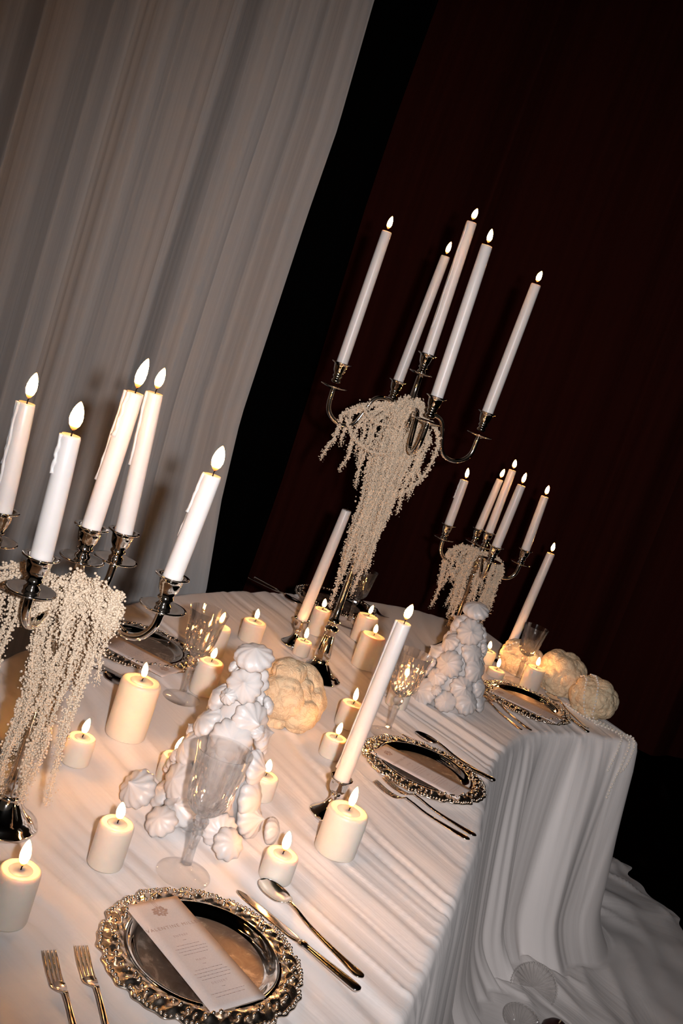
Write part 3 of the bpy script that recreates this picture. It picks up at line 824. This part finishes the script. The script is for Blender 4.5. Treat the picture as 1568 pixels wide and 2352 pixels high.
meringue_tree('white meringue kiss cone in front of the right candelabrum, the rear one of the two', .497, 3.018, .330, .106, 1.18, 12, 'meringue cones')
for lab, x, y, s, sp_, dr in (('loose white meringue kiss lying right of the near goblet stem', -.004, 1.690, .92, .4, (.5, -.6, .6)),
                         ('loose pointed meringue kiss lying apart, left of the low ivory candle', .062, 1.80, .80, 2.0, (.9, -.1, .25)),
                         ('loose meringue kiss lying left of the near goblet stem', -.122, 1.690, .90, 1.2, (-.3, -.6, .6)),
                         ('loose meringue kiss lying apart at the lower left of the front cone', -.184, 1.768, 1.15, 3.2, (-.5, -.6, .45))):
    o = link('meringue_kiss', KISS[int(s * 20) % 4], None, (x, y, TZ + .024 * s)); o.scale = (s, s, s); o.rotation_euler = orient(dr, sp_)
    tag(o, lab, 'meringue', 'loose meringue kisses')

# ------------------------------------------------------------------ cauliflowers
def cauliflower(label, x, y, R, seed, sq=(1, 1, .92), nl=15):
    g = np.random.default_rng(seed)
    v, f = icosphere(5)
    C = g.normal(0, 1, (nl, 3)); C[:, 2] = C[:, 2] * .8 + .15; C /= np.linalg.norm(C, axis=1)[:, None]
    for _ in range(30):     # spread the florets
        D = C[:, None] - C[None]; dist = np.linalg.norm(D, axis=2) + 1e-6
        C += .02 * np.sum(D / dist[..., None] ** 3, 1); C /= np.linalg.norm(C, axis=1)[:, None]
    ang = np.arccos(np.clip(v @ C.T, -1, 1)); al = g.uniform(.58, .82, nl)
    b = np.sqrt(np.clip(1 - (ang / al) ** 2, 0, 1)).max(1)
    nl2 = 150; C2 = g.normal(0, 1, (nl2, 3)); C2 /= np.linalg.norm(C2, axis=1)[:, None]
    ang2 = np.arccos(np.clip(v @ C2.T, -1, 1)); b2 = np.sqrt(np.clip(1 - (ang2 / .20) ** 2, 0, 1)).max(1)
    r = R * (.66 + .30 * b + .055 * b2)
    w = v * r[:, None] * np.array(sq)
    z0 = -R * .62
    w[:, 2] = np.maximum(w[:, 2], z0) - z0
    t = thing('cauliflower', label, 'cauliflower', (x, y, TZ), 0, 'cauliflower heads')
    part('curd', (w, f), MAT['curd'], t)
    part('cut_stem', lathe([(R * .3, 0), (R * .28, R * .2), (R * .2, R * .3)], 16), MAT['curd'], t)
    return t
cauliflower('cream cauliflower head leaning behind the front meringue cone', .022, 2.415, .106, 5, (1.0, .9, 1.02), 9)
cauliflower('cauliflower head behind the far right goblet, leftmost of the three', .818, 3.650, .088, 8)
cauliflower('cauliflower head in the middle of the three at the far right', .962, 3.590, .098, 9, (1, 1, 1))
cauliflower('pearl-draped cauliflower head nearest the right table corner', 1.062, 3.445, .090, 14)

# ------------------------------------------------------------------ crystal goblets
def goblet(label, x, y, s=1.0, rz=0):
    t = thing('goblet', label, 'glass', (x, y, TZ), rz, 'cut crystal goblets'); t.scale = (s, s, s)
    part('foot', lathe([(.0470, 0), (.0482, .0012), (.0478, .0026), (.034, .0052), (.018, .0105), (.0105, .017), (.0085, .022), (.002, .022)], 48), MAT['foot_glass'], t)
    fac = lambda th, z: 1 + .06 * np.abs(np.cos(4 * th))
    part('stem', lathe([(.0085, .0215), (.0075, .034), (.0072, .052), (.0088, .072), (.0104, .082), (.0078, .087), (.0078, .090), (.0125, .096), (.0140, .102), (.0125, .108), (.0085, .112), (.0095, .116), (.014, .119)], 16, fac), MAT['glass'], t, smooth=False)
    # bowl: outer surface cut with leaf shaped flutes and a fan at the bottom, smooth inside
    n = 96; th = np.arange(n) * 2 * math.pi / n
    outer = [(.004, .117), (.017, .1195), (.0275, .127), (.0345, .137), (.0385, .149), (.0405, .161), (.0418, .174), (.0430, .188), (.0444, .203), (.0462, .218), (.0485, .232), (.0500, .240)]
    inner = [(.0488, .2402), (.0470, .231), (.0447, .218), (.0428, .203), (.0412, .188), (.0398, .174), (.0382, .161), (.0358, .149), (.0315, .138), (.0245, .129), (.0140, .1235), (.0010, .122)]
    outer = [tuple(p) for p in catmull(outer, 34)]
    V = []
    for r, z in outer:
        q = (z - .117) / .123
        fl_ = ridge((th * 8 / (2 * math.pi)) % 1)
        leaf = np.clip(1 - np.abs((fl_ - .5) * 2 + .9 * (q - .55) * 2.0), 0, 1)
        fan = ridge((th * 24 / (2 * math.pi)) % 1)
        dia = ridge((th * 12 / (2 * math.pi) + q * 5) % 1) * ridge((th * 12 / (2 * math.pi) - q * 5) % 1)
        cut = np.clip(1 - q / .45, 0, 1) * .9 * fan + np.clip(1 - abs(q - .48) / .36, 0, 1) * (.9 * leaf + .55 * dia)
        if q > .86: cut = cut * 0
        rr_ = r - np.minimum(cut * .0032, r * .12)
        V.append(np.stack([rr_ * np.cos(th), rr_ * np.sin(th), np.full(n, z)], 1))
    for r, z in inner:
        V.append(np.stack([r * np.cos(th), r * np.sin(th), np.full(n, z)], 1))
    f = grid_faces(n, len(V), True); f.append(tuple(range(n - 1, -1, -1))); f.append(tuple((len(V) - 1) * n + i for i in range(n)))
    part('bowl', (np.concatenate(V), f), MAT['glass'], t, smooth=False)
    return t
goblet('cut crystal goblet nearest the camera, in front of the front meringue cone', -.055, 1.590, 1.0, .2)
goblet('cut crystal goblet at the left, beside the left silver charger', -.224, 2.337, .98, .5)
goblet('cut crystal goblet in the middle, right of the leaning lit taper', .308, 2.564, 1.0, .9)
goblet('cut crystal goblet farthest back, right of the tall candelabrum stem', .153, 3.500, .90, .3)
goblet('cut crystal goblet at the far right, in front of the cauliflowers', .800, 3.517, .91, .7)

# ------------------------------------------------------------------ chargers with menu cards
def tray_meshes():
    n = 288; th = np.arange(n) * 2 * math.pi / n
    scal = .0045 * np.abs(np.sin(6 * th)) + .0035 * np.abs(np.sin(12 * th + .4)) + .0018 * np.sin(36 * th)
    centre = lathe([(.0005, .0050), (.04, .0050), (.090, .0052), (.1000, .0058), (.1015, .0064)], 96, caps=False)
    well = lathe([(.1015, .0064), (.1050, .0074), (.1105, .0115), (.1160, .0165), (.1215, .0190), (.1240, .0192), (.1255, .0182), (.1270, .0180)], 96, caps=False)
    rows = []
    for q in np.linspace(0, 1, 18):
        r = .127 + .031 * q + scal * q ** 2
        base = .018 + .004 * math.sin(q * math.pi) - .006 * q
        leaf = np.sin(12 * th + 3.2 * q) * np.sin(24 * th - 5 * q + 1) * .0024 + np.sin(36 * th + 9 * q) * .0012
        z = base + leaf * math.sin(q * math.pi) ** .7
        rows.append(np.stack([r * np.cos(th), r * np.sin(th), z], 1))
    r = .158 + scal
    rows.append(np.stack([(r + .0015) * np.cos(th), (r + .0015) * np.sin(th), np.full(n, .0105)], 1))
    rows.append(np.stack([(r - .002) * np.cos(th), (r - .002) * np.sin(th), np.full(n, .0080)], 1))
    rows.append(np.stack([.127 * np.cos(th), .127 * np.sin(th), np.full(n, .010)], 1))
    rows.append(np.stack([.090 * np.cos(th), .090 * np.sin(th), np.full(n, .0010)], 1))
    rows.append(np.stack([.002 * np.cos(th), .002 * np.sin(th), np.full(n, .0010)], 1))
    rim = MB().add(np.concatenate(rows), grid_faces(n, len(rows), True))
    nb = 132; a = np.arange(nb) * 2 * math.pi / nb
    g = np.random.default_rng(2)
    rb = .157 + np.interp(a, th, scal) - .002
    P = np.stack([rb * np.cos(a), rb * np.sin(a), np.full(nb, .0148)], 1); S = .0022 + .0014 * g.random(nb)
    nb2 = 72; a2 = np.arange(nb2) * 2 * math.pi / nb2 + .03
    r2 = .1425 + .007 * np.sin(12 * a2)
    P2 = np.stack([r2 * np.cos(a2), r2 * np.sin(a2), np.full(nb2, .0205)], 1); S2 = .0024 + .0016 * g.random(nb2)
    beads = MB().add(*blobs(np.vstack([P, P2]), np.r_[S, S2], ICO1))
    return (MB().add(*centre).mesh('tray_centre', MAT['engraved']), MB().add(*well).mesh('tray_well', MAT['silver']),
            rim.mesh('ornate_rim', MAT['tray']), beads.mesh('beaded_border', MAT['tray']))
TRAY = tray_meshes()
def charger(label, x, y, rz, s=1.0):
    t = thing('charger_plate', label, 'plate', (x, y, TZ), rz, 'silver charger plates'); t.scale = (s, s, s)
    link('plate_centre', TRAY[0], t); link('plate_well', TRAY[1], t); link('ornate_rim', TRAY[2], t)
    b = link('beaded_border', TRAY[3], t); b['kind'] = 'stuff'
charger('silver charger with baroque rim at the bottom of the photo, nearest the camera', .019, 1.380, .0, .975)
charger('silver charger with baroque rim in the middle right, left of the drape edge', .406, 2.390, .4)
charger('silver charger with baroque rim at the far right, below the cauliflowers', .800, 3.270, .8, .97)
charger('silver charger with baroque rim at the far left, behind the candelabrum arm', -.400, 2.560, .2)
charger('silver charger at the far end, behind the unlit taper', .092, 3.725, .5)

def text_mesh(s, size, cx, cy, spacing=1.15):
    c = bpy.data.curves.new('lettering', 'FONT'); c.body = s; c.size = size; c.align_x = 'CENTER'; c.align_y = 'CENTER'
    c.extrude = .00005; c.space_character = spacing; c.resolution_u = 2
    o = bpy.data.objects.new('lettering', c); COL.objects.link(o)
    dg = bpy.context.evaluated_depsgraph_get()
    me = bpy.data.meshes.new_from_object(o.evaluated_get(dg)); bpy.data.objects.remove(o)
    v = np.array([tuple(p.co) for p in me.vertices]); v[:, 0] += cx; v[:, 1] += cy
    return v, [tuple(p.vertices) for p in me.polygons]
# card space: x across, y up the card, centre at the card's middle
CW, CH = .100, .245
def card_meshes():
    nx, ny = 6, 24; V = []; z = lambda y: .0006 * math.cos(y * 9)
    for zz in (0, .0006):
        for j in range(ny):
            for i in range(nx):
                y = -CH / 2 + CH * j / (ny - 1)
                V.append((-CW / 2 + CW * i / (nx - 1), y, zz + z(y)))
    f = grid_faces(nx, ny, False, nx * ny) + [q[::-1] for q in grid_faces(nx, ny)]
    b = nx * ny
    ring = [i for i in range(nx)] + [j * nx + nx - 1 for j in range(1, ny)] + [(ny - 1) * nx + i for i in range(nx - 2, -1, -1)] + [j * nx for j in range(ny - 2, 0, -1)]
    for k in range(len(ring)):
        p, q = ring[k], ring[(k + 1) % len(ring)]
        f.append((p, q, b + q, b + p))
    card = MB().add(V, f).mesh('card_sheet', MAT['paper'])
    zt = .0014
    def lift(vf): v, f_ = vf; v = np.array(v); v[:, 2] += zt; return v, f_
    title = MB().add(*lift(text_mesh('VALENTINE MILLER', .0098, .002, .056, 1.25)))
    heads = MB()
    for s, y in (('ENTRÉE', .034), ('MAIN', -.022), ('DESSERT', -.072)):
        heads.add(*lift(text_mesh(s, .0062, 0, y, 1.3)))
    lines = MB(); g = random.Random(1)
    for y0, ws in ((.013, (.042, .056, .052, .044)), (-.042, (.050, .062, .060, .052)), (-.092, (.060, .052))):
        lines.add(*lift(box(0, y0 + .0105, 0, .006, .0009, .0001)))
        for i, w in enumerate(ws):
            x = -w / 2
            while x < w / 2:
                l = g.uniform(.003, .009); l = min(l, w / 2 - x + .001)
                lines.add(*lift(box(x + l / 2, y0 - i * .0068, 0, l, .0010, .0001))); x += l + .0011
    emb = MB()
    for i in range(26):      # little posy of petals
        a = i * 2.4; r = .0016 + .0022 * math.sqrt(i)
        v, f_ = lathe([(.0021, 0), (.0016, .0002), (.0004, .0002)], 7)
        v[:, 0] = v[:, 0] * (1 + .5 * math.cos(a) ** 2) + r * math.cos(a); v[:, 1] += .094 + r * math.sin(a) * .9
        v[:, 2] += zt - .0001; emb.add(v, f_)
    for k in (-1, 0, 1):
        emb.add(*lift(box(k * .003, .111, 0, .0005, .014, .0001)))
    return (card, title.mesh('printed_title', MAT['gold']), heads.mesh('printed_headings', MAT['ink']), lines.mesh('printed_lines', MAT['ink']), emb.mesh('printed_emblem', MAT['gold']))
CARD = card_meshes()
def card(label, x, y, ang, z=.0195):
    """ang: direction from the top of the card to its foot"""
    t = thing('menu_card', label, 'menu', (x, y, TZ + z), math.radians(ang) + math.pi / 2, 'menu cards')
    for nme, me in zip(('card_sheet', 'printed_title', 'printed_headings', 'printed_lines', 'printed_emblem'), CARD):
        link(nme, me, t)
card('blush menu card with readable print on the nearest silver charger', .003, 1.368, -44)
card('blush menu card on the middle right silver charger', .393, 2.347, -25)
card('blush menu card on the far right silver charger', .790, 3.208, -25)
card('blush menu card on the far left silver charger, behind the candelabrum', -.385, 2.470, 158)

# ------------------------------------------------------------------ cutlery (local x runs from the tip to the handle end)
def loft(secs, n=12):
    """secs: (x, halfwidth, z, halfthickness)"""
    th = np.arange(n) * 2 * math.pi / n; V = []
    for x, w, z, h, *yy in secs:
        y0 = yy[0] if yy else 0
        V.append(np.stack([np.full(n, x), y0 + w * np.cos(th), z + h * np.sin(th)], 1))
    f = grid_faces(n, len(secs), True); f.append(tuple(range(n - 1, -1, -1))); f.append(tuple((len(secs) - 1) * n + i for i in range(n)))
    return np.concatenate(V), f
def refine(secs, n): return [tuple(r) for r in catmull(secs, n)]
HANDLE = lambda x0, L: refine([(x0, .0042, .016, .0022), (x0 + .02, .0036, .0135, .0023), (x0 + .06, .0048, .0070, .0020), (L - .045, .0080, .0038, .0018), (L - .016, .0110, .0036, .0018), (L - .005, .0088, .0038, .0018), (L, .0020, .0038, .0012)], 30)
def spoon_meshes(L=.262):
    nx, ny = 22, 15; V = []; 
    for s in (0, 1):
        for i in range(nx):
            q = i / (nx - 1); x = .078 * q
            w = .0235 * (max(0, 1 - (2 * (q - .46) / (1.0 if q > .46 else .93)) ** 2 * .96) ** .5) if 0 < q < 1 else .0045
            w = max(w, .0042 if q > .5 else .001)
            for j in range(ny):
                u = -1 + 2 * j / (ny - 1)
                dep = .0085 * (1 - u * u) * math.sin(math.pi * min(1, max(0, q * 1.0))) ** .8
                z = .0115 + .005 * max(0, q - .75) / .25 - dep - (.0014 if s else 0)
                V.append((x, w * u, z))
    b = nx * ny
    f = grid_faces(ny, nx) + [q[::-1] for q in grid_faces(ny, nx, False, b)]
    for i in range(nx - 1):
        for j in (0, ny - 1):
            f.append((i * ny + j, (i + 1) * ny + j, b + (i + 1) * ny + j, b + i * ny + j))
    for i in (0, nx - 1):
        for j in range(ny - 1):
            f.append((i * ny + j, i * ny + j + 1, b + i * ny + j + 1, b + i * ny + j))
    return MB().add(V, f).mesh('spoon_bowl', MAT['steel']), MB().add(*loft(HANDLE(.074, L))).mesh('spoon_handle', MAT['steel'])
def fork_meshes(L=.255):
    hd = MB(); 
    tines = []
    for k in range(4):
        y = (-1.5 + k) * .0058
        yb = (-1.5 + k) * .0055
        secs = refine([(0, .0008, .0155, .0007, y), (.010, .0017, .0125, .0012, y), (.032, .0020, .0070, .0012, y), (.052, .0023, .0052, .0013, yb), (.058, .0026, .0052, .0013, yb)], 12)
        tines.append(MB().add(*loft(secs, 8)).mesh('tine', MAT['steel']))
    hd.add(*loft(refine([(.050, .0100, .0052, .0012), (.054, .0112, .0052, .0014), (.064, .0108, .0062, .0016), (.074, .0072, .0100, .0020), (.084, .0042, .0152, .0024), (.088, .0040, .0160, .0022)], 14)))
    return tines, hd.mesh('fork_head', MAT['steel']), MB().add(*loft(HANDLE(.084, L))).mesh('fork_handle', MAT['steel'])
def knife_meshes(L=.280):
    bl = MB().add(*loft(refine([(0, .0012, .0035, .0004), (.006, .0062, .0035, .0007), (.03, .0098, .0035, .0008), (.09, .0105, .0036, .0009), (.135, .0098, .0038, .0011), (.146, .0070, .0040, .0020), (.150, .0060, .0042, .0030)], 26)))
    h = MB().add(*loft(refine([(.149, .0062, .0045, .0034), (.153, .0085, .0046, .0044), (.160, .0085, .0046, .0044), (.166, .0062, .0046, .0038), (.20, .0074, .0046, .0040), (L - .02, .0100, .0048, .0044), (L - .004, .0090, .0048, .0042), (L, .0030, .0048, .0020)], 26)))
    return bl.mesh('blade', MAT['steel']), h.mesh('knife_handle', MAT['steel'])
SPOON, FORK, KNIFE = spoon_meshes(), fork_meshes(), knife_meshes()
def spoon(label, x, y, ang):
    t = thing('table_spoon', label, 'spoon', (x, y, TZ), math.radians(ang), 'spoons'); link('bowl', SPOON[0], t); link('handle', SPOON[1], t)
def fork(label, x, y, ang):
    t = thing('table_fork', label, 'fork', (x, y, TZ), math.radians(ang), 'forks')
    for m in FORK[0]: link('tine', m, t)
    link('head', FORK[1], t); link('handle', FORK[2], t)
def knife(label, x, y, ang):
    t = thing('table_knife', label, 'knife', (x, y, TZ), math.radians(ang), 'knives'); link('blade', KNIFE[0], t); link('handle', KNIFE[1], t)
fork('outer silver fork at the bottom left corner, farther from the charger', -.187, 1.268, -56)
fork('inner silver fork at the bottom left, next to the nearest charger', -.150, 1.300, -58)
knife('silver knife right of the nearest charger', .042, 1.592, -35)
spoon('silver spoon with a bright bowl, right of the knife at the nearest setting', .078, 1.640, -41)
fork('fork left of the middle right charger, the one nearer the camera', .278, 2.208, -26)
fork('fork left of the middle right charger, the one closer to the plate', .300, 2.246, -28)
spoon('silver spoon beyond the middle right charger', .392, 2.636, -34)
knife('silver knife tucked along the far rim of the middle right charger', .352, 2.600, -23)
fork('fork left of the far right charger, the one nearer the camera', .600, 3.190, -54)
fork('fork left of the far right charger, the one closer to its rim', .632, 3.214, -53)
spoon('silver spoon right of the far right charger', .914, 3.480, -66)
knife('silver knife between the far right charger and its spoon', .880, 3.442, -62)
fork('fork beyond the far left charger, behind the candelabrum arm', -.244, 2.672, 167)
fork('second fork beyond the far left charger, closer to its rim', -.252, 2.630, 166)
knife('knife on the near side of the far left charger', -.335, 2.318, 160)
spoon('spoon on the near side of the far left charger, half behind amaranth', -.345, 2.275, 160)
knife('knife left of the far end charger', .000, 3.552, 146)
spoon('spoon left of the far end charger', -.035, 3.535, 146)
fork('fork right of the far end charger', .300, 3.745, 122)

# ------------------------------------------------------------------ pearls
def pearl_strand(label, path, r=.0041):
    P = np.asarray(path, float); L = np.sum(np.linalg.norm(np.diff(P, axis=0), axis=1))
    Q = resample(P, max(4, int(L / (r * 2.9))))
    o = part('pearl_strand', MB().add(*blobs(Q, np.full(len(Q), r), ICO1)).add(*tube(resample(P, 60), .0006, 4)), MAT['pearl'])
    return tag(o, label, 'pearls', 'pearl strands')
ZB = TZ + .004
from mathutils.bvhtree import BVHTree
_cl = bpy.data.objects['tablecloth'].data
CLOTH = BVHTree.FromPolygons([v.co.copy() for v in _cl.vertices], [tuple(p.vertices) for p in _cl.polygons])
def on_top(x, y):
    h = CLOTH.ray_cast(Vector((x, y, 1.2)), Vector((0, 0, -1)))[0]
    return (x, y, (h.z if h else TZ) + .0038)
def on_drape(x, z):
    d = Vector((.30, .95, 0)).normalized(); o = Vector((x, 3.30, z)) - d * .45
    h = CLOTH.ray_cast(o, d)[0]
    p = (h if h else Vector((x, 3.30, z))) - d * .005
    return tuple(p)
def over_edge(top, hang):
    return catmull([on_top(*p) for p in top] + [on_drape(*q) for q in hang], 140)
def overball(c, R, pts):
    out = []
    for az, el in pts:
        a, e = math.radians(az), math.radians(el)
        out.append((c[0] + R * math.cos(e) * math.cos(a), c[1] + R * math.cos(e) * math.sin(a), c[2] + R * .95 * math.sin(e)))
    return out
c4 = (1.062, 3.445, TZ + .054); c2 = (.818, 3.650, TZ + .054)
pearl_strand('pearl strand lying along the cloth and hanging longest over the right corner',
             over_edge([(.925, 3.55), (.985, 3.46), (1.04, 3.385), (1.10, 3.36), (1.15, 3.335), (1.18, 3.318)], [(1.192, .735), (1.193, .69), (1.190, .64), (1.187, .59), (1.186, .545)]))
pearl_strand('pearl strand beside the longest one, hanging in a short loop over the edge',
             over_edge([(.99, 3.475), (1.05, 3.40), (1.11, 3.375), (1.17, 3.345), (1.20, 3.325)], [(1.208, .735), (1.211, .70), (1.208, .665), (1.200, .64), (1.192, .65)]))
pearl_strand('pearl strand on the cloth at the foot of the corner cauliflower',
             over_edge([(.96, 3.49), (1.02, 3.41), (1.08, 3.362), (1.13, 3.335), (1.155, 3.310)], [(1.160, .735), (1.160, .70), (1.157, .665), (1.155, .64)]))
pearl_strand('pearl strand wound over the left side of the corner cauliflower',
             overball(c4, .089, [(150, 40), (175, 52), (205, 48), (222, 30), (232, 10), (240, -12), (248, -30)]) + [on_top(1.07, 3.355), on_top(1.13, 3.335)])
pearl_strand('pearl strand running down the front of the corner cauliflower',
             overball(c4, .089, [(120, 55), (200, 75), (252, 52), (258, 25), (262, 0), (265, -25)]) + [on_top(1.075, 3.345)])
pearl_strand('pearl strand arching over the leftmost of the three cauliflowers',
             overball(c2, .089, [(190, -25), (196, 0), (202, 25), (215, 48), (250, 66), (300, 72)]))

# ------------------------------------------------------------------ on the floor: shell dishes, dark red fruit
def shell(label, x, y, z, s, tilt, rz):
    t = thing('shell_dish', label, 'dish', (x, y, z), rz, 'glass shell dishes')
    nr, na = 14, 121; V = []
    for top in (1, 0):
        for i in range(nr):
            q = i / (nr - 1)
            for j in range(na):
                u = -1 + 2 * j / (na - 1); a = u * 1.85
                rib = abs(math.cos(u * 8.5 * math.pi / 1.0))
                r = s * q * (1 + .035 * rib * q) * (1 - .10 * abs(u) ** 3)
                zz = s * (.36 * q ** 2.2) + (.10 * s * rib * q ** .7) - (0 if top else .045 * s)
                V.append((r * math.sin(a), r * math.cos(a) - s * .35, zz))
    b = nr * na
    f = grid_faces(na, nr) + [q[::-1] for q in grid_faces(na, nr, False, b)]
    for j in range(na - 1): f.append(((nr - 1) * na + j, (nr - 1) * na + j + 1, b + (nr - 1) * na + j + 1, b + (nr - 1) * na + j))
    for i in range(nr - 1):
        for j in (0, na - 1): f.append((i * na + j, (i + 1) * na + j, b + (i + 1) * na + j, b + i * na + j))
    o = part('shell_fan', (V, f), MAT['shell_glass'], t, smooth=False); o.rotation_euler = (tilt, 0, 0)
    g = np.random.default_rng(3); k = 34
    uu = np.linspace(-1, 1, k); aa = uu * 1.85
    P = np.stack([s * 1.01 * np.sin(aa), s * 1.01 * np.cos(aa) - s * .35, np.full(k, s * .43)], 1)
    o2 = part('beaded_edge', MB().add(*blobs(P, np.full(k, s * .055), ICO1)), MAT['glass'], t); o2.rotation_euler = (tilt, 0, 0)
    o2['kind'] = 'stuff'
    return t
shell('clear ribbed glass scallop shell dish leaning on the pooled cloth at lower right', 1.035, 2.845, .058, .068, math.radians(58), math.radians(-16))
shell('second glass shell dish mostly cut off by the bottom picture edge', .955, 2.64, .040, .055, math.radians(15), math.radians(10))
t = thing('red_fruit', 'dark red round fruit cut off by the bottom edge, right of the shell dish', 'fruit', (1.058, 2.615, .012))
v, f = lathe([(.004, .002), (.022, .004), (.036, .018), (.042, .038), (.038, .058), (.026, .072), (.010, .077), (.002, .075)], 32, lambda th, z: 1 + .02 * np.cos(5 * th))
part('skin', (v, f), MAT['darkred'], t)
part('stalk', tube([(0, 0, .073), (.003, 0, .086)], .002, 6), MAT['stalk'], t)
